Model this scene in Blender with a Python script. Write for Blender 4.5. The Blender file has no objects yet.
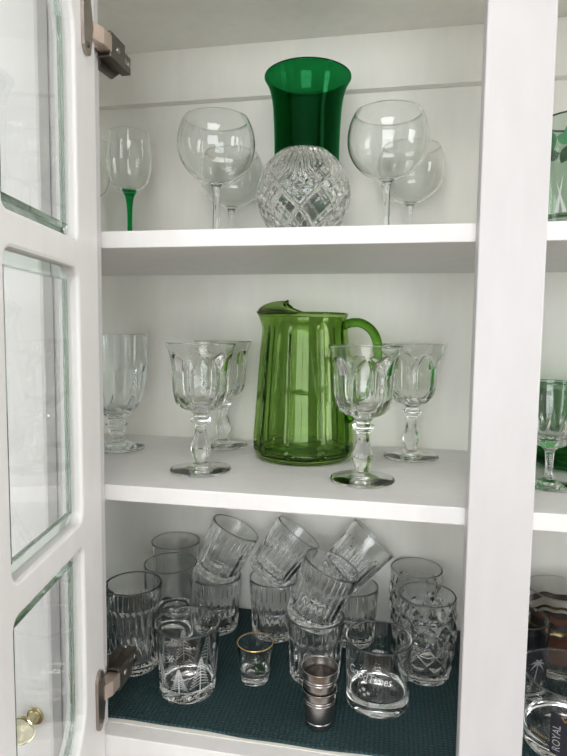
import bpy, bmesh, math, random
from mathutils import Vector, Matrix
PI = math.pi
random.seed(4)
scene = bpy.context.scene
C = scene.collection

# ------------------------------------------------------------------ camera
CAM = Vector((0.30, -0.5527, 0.4340))
YAW, PITCH, ROLL, FPX = 0.186, 0.082, 0.0114, 568.0
fw = Vector((-math.sin(YAW)*math.cos(PITCH), math.cos(YAW)*math.cos(PITCH), -math.sin(PITCH)))
rt = Vector((math.cos(YAW), math.sin(YAW), 0)); up = rt.cross(fw)
c_, s_ = math.cos(ROLL), math.sin(ROLL)
rt, up = rt*c_+up*s_, up*c_-rt*s_
cd = bpy.data.cameras.new('camera'); co = bpy.data.objects.new('camera', cd); C.objects.link(co)
cd.sensor_fit = 'VERTICAL'; cd.sensor_height = 36.0; cd.lens = FPX/756*36.0
cd.clip_start = 0.02; cd.clip_end = 50
M3 = Matrix((rt, up, -fw)).transposed()
co.matrix_world = Matrix.Translation(CAM) @ M3.to_4x4()
scene.camera = co

# ------------------------------------------------------------------ world, lights, exposure
w = bpy.data.worlds.new('world'); scene.world = w; w.use_nodes = True
w.node_tree.nodes['Background'].inputs[0].default_value = (0.9, 0.95, 1.0, 1)
w.node_tree.nodes['Background'].inputs[1].default_value = 0.15
def area(name, loc, rot, sx, sy, power, col):
    l = bpy.data.lights.new(name, 'AREA'); l.shape = 'RECTANGLE'; l.size = sx; l.size_y = sy
    l.energy = power; l.color = col
    o = bpy.data.objects.new(name, l); C.objects.link(o); o.location = loc; o.rotation_euler = rot
    return o
ROOM = dict(x0=-2.3, x1=2.5, y0=-2.6, y1=0.32, z0=-1.42, z1=1.25)
area('window_daylight_a', (0.35, -2.565, 0.45), (PI/2, 0, 0), 1.50, 1.10, 33, (0.93, 0.965, 1.0))
area('window_daylight_b', (2.465, -0.75, 0.60), (PI/2, 0, PI/2), 0.95, 1.10, 28, (1.0, 0.99, 0.985))
area('added_window_light', (-2.265, -1.15, 0.60), (PI/2, 0, -PI/2), 0.95, 1.10, 16, (0.95, 0.975, 1.0))  # added source on the left, brightens the closed neighbouring door
area('added_lamp_light', (0.25, -0.95, 1.215), (0, 0, 0), 0.60, 0.60, 9, (1.0, 0.985, 0.96))  # added unseen lamp, gives the shelf tops more light from above
scene.view_settings.view_transform = 'Standard'; scene.view_settings.look = 'None'
scene.view_settings.gamma = 1.0; scene.view_settings.use_curve_mapping = False
scene.view_settings.exposure = -0.08
cy = scene.cycles
cy.max_bounces = 26; cy.transmission_bounces = 24; cy.glossy_bounces = 8; cy.diffuse_bounces = 5
cy.transparent_max_bounces = 24; cy.caustics_refractive = True; cy.caustics_reflective = True
cy.blur_glossy = 0.4; cy.sample_clamp_indirect = 6.0; cy.use_denoising = True

# ------------------------------------------------------------------ materials
def nmat(name):
    m = bpy.data.materials.new(name); m.use_nodes = True
    nt = m.node_tree; nt.nodes.clear()
    return m, nt, nt.nodes.new('ShaderNodeOutputMaterial')
def L(nt, a, b): nt.links.new(a, b)
def paint(name, col, rough=0.45, bump=0.06, scale=60, var=0.03, stretch=(1, 1, 0.25)):
    m, nt, out = nmat(name)
    p = nt.nodes.new('ShaderNodeBsdfPrincipled'); p.inputs['Roughness'].default_value = rough
    tc = nt.nodes.new('ShaderNodeTexCoord'); mp = nt.nodes.new('ShaderNodeMapping'); mp.inputs['Scale'].default_value = stretch
    n = nt.nodes.new('ShaderNodeTexNoise'); n.inputs['Scale'].default_value = scale; n.inputs['Detail'].default_value = 5
    L(nt, tc.outputs['Object'], mp.inputs[0]); L(nt, mp.outputs[0], n.inputs['Vector'])
    r = nt.nodes.new('ShaderNodeValToRGB')
    r.color_ramp.elements[0].position = .3; r.color_ramp.elements[1].position = .7
    r.color_ramp.elements[0].color = tuple(c*(1-var) for c in col)+(1,)
    r.color_ramp.elements[1].color = tuple(min(1, c*(1+var*.5)) for c in col)+(1,)
    L(nt, n.outputs['Fac'], r.inputs[0]); L(nt, r.outputs[0], p.inputs['Base Color'])
    b = nt.nodes.new('ShaderNodeBump'); b.inputs['Strength'].default_value = bump; b.inputs['Distance'].default_value = 0.002
    L(nt, n.outputs['Fac'], b.inputs['Height']); L(nt, b.outputs[0], p.inputs['Normal'])
    L(nt, p.outputs[0], out.inputs[0]); return m
def glass(name, col, rough=0.0, ior=1.48, ripple=0.0):
    m, nt, out = nmat(name)
    g = nt.nodes.new('ShaderNodeBsdfGlass'); g.inputs['Color'].default_value = col+(1,)
    g.inputs['Roughness'].default_value = rough; g.inputs['IOR'].default_value = ior
    tc = nt.nodes.new('ShaderNodeTexCoord'); n = nt.nodes.new('ShaderNodeTexNoise'); n.inputs['Scale'].default_value = 45
    b = nt.nodes.new('ShaderNodeBump'); b.inputs['Strength'].default_value = ripple; b.inputs['Distance'].default_value = 0.001
    L(nt, tc.outputs['Object'], n.inputs['Vector']); L(nt, n.outputs['Fac'], b.inputs['Height']); L(nt, b.outputs[0], g.inputs['Normal'])
    L(nt, g.outputs[0], out.inputs[0]); return m
def metal(name, col, rough):
    m, nt, out = nmat(name)
    p = nt.nodes.new('ShaderNodeBsdfPrincipled'); p.inputs['Metallic'].default_value = 1; p.inputs['Roughness'].default_value = rough
    tc = nt.nodes.new('ShaderNodeTexCoord'); n = nt.nodes.new('ShaderNodeTexNoise'); n.inputs['Scale'].default_value = 120
    r = nt.nodes.new('ShaderNodeValToRGB'); r.color_ramp.elements[0].color = tuple(c*.8 for c in col)+(1,); r.color_ramp.elements[1].color = col+(1,)
    L(nt, tc.outputs['Object'], n.inputs['Vector']); L(nt, n.outputs['Fac'], r.inputs[0]); L(nt, r.outputs[0], p.inputs['Base Color'])
    L(nt, p.outputs[0], out.inputs[0]); return m
def pane_mat(name, tint, refl=1.0):
    m, nt, out = nmat(name)
    t = nt.nodes.new('ShaderNodeBsdfTransparent'); t.inputs[0].default_value = tint+(1,)
    g = nt.nodes.new('ShaderNodeBsdfGlossy'); g.inputs['Roughness'].default_value = 0.01
    f = nt.nodes.new('ShaderNodeFresnel'); f.inputs[0].default_value = 1.5
    # same reflectance on both faces of the sheet
    ge = nt.nodes.new('ShaderNodeNewGeometry'); mr = nt.nodes.new('ShaderNodeMapRange')
    mr.inputs['To Min'].default_value = 1.5; mr.inputs['To Max'].default_value = 1/1.5
    L(nt, ge.outputs['Backfacing'], mr.inputs['Value']); L(nt, mr.outputs[0], f.inputs[0])
    mx = nt.nodes.new('ShaderNodeMixShader')
    L(nt, f.outputs[0], mx.inputs[0]); L(nt, t.outputs[0], mx.inputs[1]); L(nt, g.outputs[0], mx.inputs[2]); L(nt, mx.outputs[0], out.inputs[0])
    return m
def decal(name, col, opacity, rough=0.5):
    m, nt, out = nmat(name)
    t = nt.nodes.new('ShaderNodeBsdfTransparent')
    p = nt.nodes.new('ShaderNodeBsdfPrincipled'); p.inputs['Base Color'].default_value = col+(1,); p.inputs['Roughness'].default_value = rough
    mx = nt.nodes.new('ShaderNodeMixShader'); mx.inputs[0].default_value = opacity
    L(nt, t.outputs[0], mx.inputs[1]); L(nt, p.outputs[0], mx.inputs[2]); L(nt, mx.outputs[0], out.inputs[0]); return m
def mat_weave(name):
    m, nt, out = nmat(name)
    p = nt.nodes.new('ShaderNodeBsdfPrincipled'); p.inputs['Roughness'].default_value = .8
    tc = nt.nodes.new('ShaderNodeTexCoord')
    w1 = nt.nodes.new('ShaderNodeTexWave'); w1.bands_direction = 'X'; w1.inputs['Scale'].default_value = 62; w1.inputs['Distortion'].default_value = 2.5; w1.inputs['Detail Scale'].default_value = 3
    w2 = nt.nodes.new('ShaderNodeTexWave'); w2.bands_direction = 'Y'; w2.inputs['Scale'].default_value = 85; w2.inputs['Distortion'].default_value = 3
    n = nt.nodes.new('ShaderNodeTexNoise'); n.inputs['Scale'].default_value = 300
    for q in (w1, w2, n): L(nt, tc.outputs['Object'], q.inputs['Vector'])
    a = nt.nodes.new('ShaderNodeMath'); a.operation = 'MULTIPLY'; L(nt, w1.outputs['Fac'], a.inputs[0]); L(nt, w2.outputs['Fac'], a.inputs[1])
    a2 = nt.nodes.new('ShaderNodeMath'); a2.operation = 'MULTIPLY_ADD'; L(nt, n.outputs['Fac'], a2.inputs[0]); a2.inputs[1].default_value = .8; L(nt, a.outputs[0], a2.inputs[2])
    r = nt.nodes.new('ShaderNodeValToRGB')
    r.color_ramp.elements[0].position = .25; r.color_ramp.elements[0].color = (.0045, .019, .023, 1)
    r.color_ramp.elements[1].position = 1.0; r.color_ramp.elements[1].color = (.020, .062, .068, 1)
    L(nt, a2.outputs[0], r.inputs[0]); L(nt, r.outputs[0], p.inputs['Base Color'])
    b = nt.nodes.new('ShaderNodeBump'); b.inputs['Strength'].default_value = .7; b.inputs['Distance'].default_value = .0015
    L(nt, a2.outputs[0], b.inputs['Height']); L(nt, b.outputs[0], p.inputs['Normal']); L(nt, p.outputs[0], out.inputs[0]); return m

WHITE = paint('white_gloss_paint', (.83, .82, .81), .38)
FRAME = paint('white_paint_dimmed', (.605, .594, .594), .40)  # cabinet white darkened so the brightly lit face frame does not overexpose
SHELFP = paint('white_shelf_paint', (.80, .792, .78), .42)
INNER = paint('cream_white_paint', (.87, .86, .79), .5)
WALLP = paint('room_wall_paint', (.69, .69, .68), .7, scale=8, var=.04)
CEILP = paint('room_ceiling_paint', (.75, .74, .72), .8, scale=8)
WOODF = paint('room_floor_wood', (.26, .16, .09), .4, scale=10, var=.3, stretch=(.2, 3, 1))
CLEAR = glass('clear_glass', (.990, .994, .992))
PRESSED = glass('pressed_clear_glass', (.985, .99, .984), ripple=.12)
CRYSTAL = glass('cut_crystal', (.985, .987, .985), ior=1.52)
RIMG = glass('fire_polished_rim_glass', (.98, .985, .985), rough=.38)
BALLOON = glass('thin_clear_glass', (.985, .992, .987), ior=1.45)
SMOKEY = glass('blue_grey_clear_glass', (.968, .98, .98))
PITCHER = glass('apple_green_glass', (.68, .80, .49), ripple=.1)
PITCHERS = glass('solid_apple_green_glass', (.40, .63, .22))
EMERALD = glass('emerald_glass', (.09, .46, .22))
JADE = glass('bright_green_glass', (.36, .72, .42))
STEMGREEN = glass('green_stem_glass', (.10, .55, .25))
SAGE = glass('sage_tinted_glass', (.80, .86, .81))
PANE = pane_mat('cabinet_pane_glass', (.965, .975, .97))
BEVEL = glass('bevelled_pane_edge_glass', (.87, .91, .885))
STEEL = metal('brushed_steel', (.50, .47, .45), .27)
NICKEL = metal('worn_nickel', (.44, .385, .34), .33)
LINKM = metal('copper_nickel_lit', (.80, .66, .57), .5)  # lighter than the other hinge metal, so the link face looks lit
NICKELD = metal('dark_worn_nickel', (.20, .18, .155), .42)
BRASS = metal('pale_brass', (.75, .66, .36), .25)
GOLD = metal('gold_rim', (.85, .58, .22), .25)
FROST = decal('frosted_etching', (.85, .87, .87), .5)
FROSTW = decal('white_etched_print', (.90, .91, .91), .5)
LEAFG = decal('green_leaf_print', (.05, .22, .09), .85)
SPRIG = decal('dark_green_sprig_print', (.010, .032, .010), .95)
DARKBAND = decal('dark_navy_print', (.012, .012, .02), .96)
GREYPRINT = decal('grey_print', (.42, .42, .45), .95)
AMBER = decal('amber_band_print', (.075, .022, .008), .93)
DARKRIM = decal('dark_rim_line', (.02, .03, .025), .9)
WEAVE = mat_weave('teal_woven_liner')

# ------------------------------------------------------------------ helpers
def obj(name, verts, faces, mat, parent=None, smooth=False, mats=None):
    me = bpy.data.meshes.new(name); me.from_pydata([tuple(v) for v in verts], [], faces)
    me.materials.append(mat)
    if smooth: me.polygons.foreach_set('use_smooth', [True]*len(me.polygons))
    me.update()
    o = bpy.data.objects.new(name, me); C.objects.link(o)
    if parent: o.parent = parent
    return o
def obj_bm(name, bm, mat, parent=None, smooth=False):
    me = bpy.data.meshes.new(name); bmesh.ops.recalc_face_normals(bm, faces=bm.faces[:]); bm.to_mesh(me); bm.free(); me.materials.append(mat)
    if smooth: me.polygons.foreach_set('use_smooth', [True]*len(me.polygons))
    o = bpy.data.objects.new(name, me); C.objects.link(o)
    if parent: o.parent = parent
    return o
def add_box(bm, x0, x1, y0, y1, z0, z1, bev=0.0):
    b2 = bmesh.new()
    r = bmesh.ops.create_cube(b2, size=1)
    for v in b2.verts:
        v.co = Vector((x0+(v.co.x+.5)*(x1-x0), y0+(v.co.y+.5)*(y1-y0), z0+(v.co.z+.5)*(z1-z0)))
    if bev: bmesh.ops.bevel(b2, geom=b2.edges[:], offset=bev, segments=2, affect='EDGES', profile=.5)
    t = bpy.data.meshes.new('t'); b2.to_mesh(t); b2.free(); bm.from_mesh(t); bpy.data.meshes.remove(t)
def box(name, x0, x1, y0, y1, z0, z1, mat, parent=None, bev=0.0):
    bm = bmesh.new(); add_box(bm, x0, x1, y0, y1, z0, z1, bev); return obj_bm(name, bm, mat, parent)
def tag(o, label, cat, group=None):
    o['label'] = label; o['category'] = cat
    if group: o['group'] = group
    return o
def thing(name, label, cat, loc, group=None, rot=(0, 0, 0)):
    o = bpy.data.objects.new(name, None); C.objects.link(o); o.empty_display_size = .02
    o.location = loc; o.rotation_euler = rot
    return tag(o, label, cat, group)
def dup(root, label, loc, rot=(0, 0, 0), scale=1.0):
    r = root.copy(); C.objects.link(r); r.location = loc; r.rotation_euler = rot; r.scale = (scale,)*3
    r['label'] = label
    for ch in list(root.children):
        c = ch.copy(); C.objects.link(c); c.parent = r
        for g in ch.children:
            d = g.copy(); C.objects.link(d); d.parent = c
    return r
def struct(o): o['kind'] = 'structure'; return o
def sst(a, b, x):
    t = min(1, max(0, (x-a)/(b-a))); return t*t*(3-2*t)
def frac(x): return x-math.floor(x)
def cr(pts, n=6):
    """smooth curve through the points"""
    out = []
    P = [pts[0]]+list(pts)+[pts[-1]]
    for i in range(1, len(P)-2):
        p0, p1, p2, p3 = P[i-1], P[i], P[i+1], P[i+2]
        for k in range(n):
            t = k/n
            out.append(tuple(.5*((2*p1[q])+(-p0[q]+p2[q])*t+(2*p0[q]-5*p1[q]+4*p2[q]-p3[q])*t*t+(-p0[q]+3*p1[q]-3*p2[q]+p3[q])*t**3) for q in range(len(p1))))
    out.append(tuple(pts[-1])); return out
def lin(pts, step):
    out = []
    for a, b in zip(pts, pts[1:]):
        n = max(1, int(round(math.dist(a, b)/step)))
        for k in range(n): out.append((a[0]+(b[0]-a[0])*k/n, a[1]+(b[1]-a[1])*k/n))
    out.append(tuple(pts[-1])); return out
def lathe(root, segs, seg=72):
    """one turned surface cut into parts: segs = [(part, material, [(r, z)], mod)]; pieces with the same part name share a mesh"""
    parts = {}
    last = None
    for (pn, mat, pts, mod) in segs:
        if last is not None and math.dist(last, pts[0]) > 1e-7: pts = [last]+list(pts)
        last = pts[-1]
        V, F, _ = parts.setdefault(pn, ([], [], mat))
        prev = None
        for (r, z) in pts:
            if r < 1e-6:
                row = [len(V)]; V.append((0, 0, z))
            else:
                row = []
                for j in range(seg):
                    th = 2*PI*j/seg; rr, zz = (r, z) if mod is None else mod(th, r, z)
                    row.append(len(V)); V.append((rr*math.cos(th), rr*math.sin(th), zz))
            if prev is not None:
                if len(prev) == 1 and len(row) > 1:
                    for j in range(seg): F.append((prev[0], row[(j+1) % seg], row[j]))
                elif len(row) == 1 and len(prev) > 1:
                    for j in range(seg): F.append((prev[j], prev[(j+1) % seg], row[0]))
                elif len(row) > 1:
                    for j in range(seg):
                        k = (j+1) % seg; F.append((prev[j], prev[k], row[k], row[j]))
            prev = row
    res = {}
    for pn, (V, F, mat) in parts.items(): res[pn] = obj(pn, V, F, mat, root, smooth=True)
    return res
def tube(pts, rads, seg=12, flat=1.0):
    V, F = [], []
    P = [Vector(p) for p in pts]; n = len(P)
    ref = Vector((0, 1, 0))
    for i, p in enumerate(P):
        t = (P[min(i+1, n-1)]-P[max(i-1, 0)]).normalized()
        a = (ref-t*ref.dot(t)).normalized(); b = t.cross(a)
        r = rads[i] if isinstance(rads, (list, tuple)) else rads
        for j in range(seg):
            th = 2*PI*j/seg; V.append(p+a*math.cos(th)*r+b*math.sin(th)*r*flat)
    for i in range(n-1):
        for j in range(seg):
            k = (j+1) % seg; F.append((i*seg+j, i*seg+k, (i+1)*seg+k, (i+1)*seg+j))
    F.append(tuple(range(seg))[::-1]); F.append(tuple((n-1)*seg+j for j in range(seg)))
    return V, F
def text_tris(s, size, shear=0.0):
    cu = bpy.data.curves.new('t', 'FONT'); cu.body = s; cu.size = size; cu.align_x = 'CENTER'; cu.align_y = 'CENTER'; cu.shear = shear; cu.resolution_u = 3
    o = bpy.data.objects.new('t', cu); C.objects.link(o); dg = bpy.context.evaluated_depsgraph_get()
    me = o.evaluated_get(dg).to_mesh(); V = [tuple(v.co) for v in me.vertices]; F = [tuple(p.vertices) for p in me.polygons]
    o.evaluated_get(dg).to_mesh_clear(); bpy.data.objects.remove(o); bpy.data.curves.remove(cu); return V, F
def wrap(V, rf, th0, z0, eps=.0003):
    """flat (u, v) print bent round a turned wall of radius rf(z)"""
    out = []
    for v in V:
        z = z0+v[1]; r = rf(z)+eps; th = th0+v[0]/r
        out.append((r*math.cos(th), r*math.sin(th), z))
    return out
def facecam(x, y): return math.atan2(CAM.y-y, CAM.x-x)

# ------------------------------------------------------------------ the room behind the camera (bounces the daylight)
R = ROOM
struct(box('floor', R['x0'], R['x1'], R['y0'], R['y1'], R['z0']-.05, R['z0'], WOODF))
struct(box('ceiling', R['x0'], R['x1'], R['y0'], R['y1'], R['z1'], R['z1']+.05, CEILP))
struct(box('wall_left', R['x0']-.05, R['x0'], R['y0'], R['y1'], R['z0'], R['z1'], WALLP))
struct(box('wall_right', R['x1'], R['x1']+.05, R['y0'], R['y1'], R['z0'], R['z1'], WALLP))
struct(box('wall_back', R['x0'], R['x1'], R['y1'], R['y1']+.05, R['z0'], R['z1'], WALLP))
struct(box('wall_front', R['x0'], R['x1'], R['y0']-.05, R['y0'], R['z0'], R['z1'], WALLP))
def make_window(name, mx, wd=.95):
    bm = bmesh.new(); x0, x1, z0, z1 = -wd/2, wd/2, .05, 1.15
    add_box(bm, x0-.06, x0, 0, .06, z0-.06, z1+.06); add_box(bm, x1, x1+.06, 0, .06, z0-.06, z1+.06)
    add_box(bm, x0, x1, 0, .06, z0-.06, z0); add_box(bm, x0, x1, 0, .06, z1, z1+.06)
    add_box(bm, -.02, .02, .04, .06, z0, z1); add_box(bm, x0, x1, .04, .06, .58, .62)
    o = obj_bm(name, bm, WHITE); o.data.transform(mx); return struct(o)
make_window('window_1', Matrix.Translation((.35, R['y0'], -.15)), 1.5)
make_window('window_2', Matrix.Translation((R['x1'], -.75, 0)) @ Matrix.Rotation(PI/2, 4, 'Z'))
make_window('added_window', Matrix.Translation((R['x0'], -1.15, 0)) @ Matrix.Rotation(-PI/2, 4, 'Z'))  # unseen window frame added around the extra left-hand light
tl = thing('added_ceiling_lamp', 'added square ceiling lamp, unseen, for light on the shelf tops', 'lamp', (.25, -.95, R['z1']))
bm = bmesh.new()
for q in ((-.33, -.30, -.33, .33), (.30, .33, -.33, .33), (-.30, .30, -.33, -.30), (-.30, .30, .30, .33)): add_box(bm, *q, -.05, -.0005)
obj_bm('added_lamp_frame', bm, WHITE, tl)

# ------------------------------------------------------------------ cabinet
D = .28
cab = thing('cabinet', 'white painted wall cabinet with open glass door, two shelves and face frame', 'cabinet', (0, 0, 0))
XL, XR = -.50, .86
S1, S2, ST, CE = .535, .268, .0172, .841
box('back_panel', XL, XR, D, D+.012, -.03, CE+.03, INNER, cab)
box('top_panel', XL, XR, 0, D, CE, CE+.018, INNER, cab)
box('bottom_panel', XL, XR, 0, D, -.02, 0, INNER, cab)
box('side_panel', XL-.018, XL, 0, D+.012, -.03, CE+.03, INNER, cab)
box('side_panel', XR, XR+.018, 0, D+.012, -.03, CE+.03, INNER, cab)
box('hanging_rail', XL, XR, D-.015, D, .768, CE, INNER, cab, .0008)
box('shelf', XL+.001, XR-.001, .0004, D-.0005, S1-ST, S1, SHELFP, cab, .0010)
box('shelf', XL+.001, XR-.001, .0004, D-.0005, S2-ST, S2, SHELFP, cab, .0010)
box('stile', .3736, .4303, -.02, 0, -.07, .90, FRAME, cab, .0012)
box('stile', -.058, .0024, -.02, 0, -.07, .90, FRAME, cab, .0012)
box('stile', .80, XR+.018, -.02, 0, -.07, .90, FRAME, cab, .0012)
box('stile', XL-.018, -.44, -.02, 0, -.07, .90, FRAME, cab, .0012)
for a, b in ((-.44, -.058), (.0024, .3736), (.4303, .80)):
    box('bottom_rail', a, b, -.02, 0, -.07, -.0005, WHITE, cab, .0008)
    box('top_rail', a, b, -.02, 0, .82, .90, FRAME, cab, .0008)

# -- doors: a frame with three glazed lights; local x runs from the hinge edge to the free edge, y = 0 is the inner face, +y the outer face
def outline(x0, x1, z0, z1, rr, n=6, top=None, bot=None):
    """corner-rounded light; top / bot = shoulder size of a curved, stepped corner"""
    P = []
    def corner(cx, cz, a0, r):
        for k in range(n+1):
            a = a0+PI/2*k/n; P.append((cx+r*math.cos(a), cz+r*math.sin(a)))
    rb = bot or rr; rtp = top or rr
    corner(x1-rb, z0+rb, -PI/2, rb)
    corner(x1-rtp, z1-rtp, 0, rtp)
    corner(x0+rtp, z1-rtp, PI/2, rtp)
    corner(x0+rb, z0+rb, PI, rb)
    return P
def inset(P, d):
    n = len(P); out = []
    for i in range(n):
        a, b, c = Vector(P[i-1]), Vector(P[i]), Vector(P[(i+1) % n])
        e1, e2 = (b-a), (c-b)
        n1 = Vector((-e1.y, e1.x)).normalized() if e1.length > 1e-9 else Vector((0, 0))
        n2 = Vector((-e2.y, e2.x)).normalized() if e2.length > 1e-9 else n1
        m = (n1+n2).normalized(); out.append(tuple(b+m*d))
    return out
LIGHTS = [(.0545, .1920, .026, .2285, .008, None, .050), (.0545, .1920, .2540, .4890, .011, None, None), (.0545, .1920, .5150, .7440, .007, .055, None)]
DW, DZ0, DZ1, DT = .250, -.045, .815, .020
def make_door(name, parent, mirror=1):
    """frame mesh: every light is framed by its own cell of the face, filled by ring strips"""
    zs = [DZ0, .24125, .5020, DZ1]
    V, F = [], []
    def addv(p): V.append((p[0]*mirror, p[1], p[2])); return len(V)-1
    for k, (x0, x1, z0, z1, rr, top, bot) in enumerate(LIGHTS):
        P = outline(x0, x1, z0, z1, rr, 6, top, bot); n = len(P)
        Q = []
        cz0, cz1 = zs[k], zs[k+1]; e = .002
        ez0 = e if k == 0 else 0; ez1 = e if k == 2 else 0
        cx, cz = (x0+x1)/2, (z0+z1)/2
        q = (n//4)
        cell = [(DW-e, cz0+ez0), (DW-e, cz1-ez1), (e, cz1-ez1), (e, cz0+ez0)]
        # rings, from inner face round the opening to the outer face
        i0 = inset(P, -.0030); i1 = inset(P, -.0009)
        rings = [[addv((p[0], 0, p[1])) for p in i0], [addv((p[0], .0008, p[1])) for p in i1], [addv((p[0], .003, p[1])) for p in P],
                 [addv((p[0], DT-.003, p[1])) for p in P], [addv((p[0], DT, p[1])) for p in i0]]
        for a, b in zip(rings, rings[1:]):
            for j in range(n):
                jj = (j+1) % n; F.append((a[j], a[jj], b[jj], b[j]))
        for y, ring in ((0, rings[0]), (DT, rings[-1])):
            cv = [addv((p[0], y, p[1])) for p in cell]
            for c in range(4):
                js = [(c*q+t) for t in range(q)]
                for t in range(q-1): F.append((cv[c], ring[js[t]], ring[js[t+1]]))
                nx = ((c+1)*q) % n
                F.append((cv[c], ring[js[-1]], ring[nx], cv[(c+1) % 4]))
    # outer rim of the slab
    e = .002
    ra = [(e, 0, DZ0+e), (DW-e, 0, DZ0+e), (DW-e, 0, DZ1-e), (e, 0, DZ1-e)]
    rb = [(0, e, DZ0), (DW, e, DZ0), (DW, e, DZ1), (0, e, DZ1)]
    rc = [(p[0], DT-e, p[2]) for p in rb]; rd = [(p[0], DT, p[2]) for p in ra]
    rs = [[addv(p) for p in q] for q in (ra, rb, rc, rd)]
    for a, b in zip(rs, rs[1:]):
        for j in range(4):
            jj = (j+1) % 4; F.append((a[j], a[jj], b[jj], b[j]))
    bm = bmesh.new(); me = bpy.data.meshes.new('t'); me.from_pydata(V, [], F); bm.from_mesh(me); bpy.data.meshes.remove(me)
    bmesh.ops.remove_doubles(bm, verts=bm.verts[:], dist=1e-6)
    d = obj_bm(name, bm, WHITE, parent)
    for (x0, x1, z0, z1, rr, top, bot) in LIGHTS:
        P = inset(outline(x0, x1, z0, z1, rr, 6, top, bot), .0002); n = len(P); Qi = inset(P, .0115)
        # flat middle of the pane and its ground bevel
        Vp = [(p[0]*mirror, .0062, p[1]) for p in Qi]+[(p[0]*mirror, .0112, p[1]) for p in Qi]
        Fp = [tuple(range(n)), tuple(range(2*n-1, n-1, -1))]
        b2 = bmesh.new(); me = bpy.data.meshes.new('t'); me.from_pydata(Vp, [], Fp); b2.from_mesh(me); bpy.data.meshes.remove(me)
        obj_bm('pane', b2, PANE, d)
        Vb = [(p[0]*mirror, .0062, p[1]) for p in Qi]+[(p[0]*mirror, .0104, p[1]) for p in P]+[(p[0]*mirror, .0112, p[1]) for p in P]+[(p[0]*mirror, .0112, p[1]) for p in Qi]
        Fb = []
        for r_ in range(4):
            for j in range(n):
                jj = (j+1) % n; a, b = r_*n, ((r_+1) % 4)*n
                Fb.append((a+j, a+jj, b+jj, b+j))
        b2 = bmesh.new(); me = bpy.data.meshes.new('t'); me.from_pydata(Vb, [], Fb); b2.from_mesh(me); bpy.data.meshes.remove(me)
        o = obj_bm('pane_bevel', b2, BEVEL, d)
        o['label'] = 'pale green bevelled edge of the pane'
    return d
A = math.radians(79.5)
door = make_door('door', cab)
door['label'] = 'open white door with three bevelled glass panes'
hx, hy = .0099, -.0212
# local x -> (cos A, -sin A), local y (outwards) -> (-sin A, -cos A)
mx = Matrix(((math.cos(A), -math.sin(A), 0, hx), (-math.sin(A), -math.cos(A), 0, hy), (0, 0, 1, 0), (0, 0, 0, 1)))
for o in [door]+list(door.children):
    o.data.transform(mx); o.data.flip_normals()
nd = make_door('door', cab)
nd['label'] = 'closed neighbouring door seen through the panes'
mx = Matrix(((-1, 0, 0, -.0400), (0, -1, 0, -.0210), (0, 0, 1, 0), (0, 0, 0, 1)))
for o in [nd]+list(nd.children):
    o.data.transform(mx)
# knob of the closed door
kb = cr([(0.0, 0), (.0085, .0), (.0092, .0015), (.006, .003), (.0048, .008), (.0046, .012)], 4)
kn = lathe(nd, [('knob_rosette', BRASS, kb, None), ('knob', glass('amber_clear_knob_glass', (.95, .93, .80)), cr([(.0046, .012), (.008, .0135), (.0128, .019), (.0135, .024), (.0115, .029), (.006, .032), (0, .0325)], 4), None)], 28)
for o in kn.values():
    o.data.transform(Matrix.Translation((-.0590, -.0412, .026)) @ Matrix.Rotation(PI/2, 4, 'X'))

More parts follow.
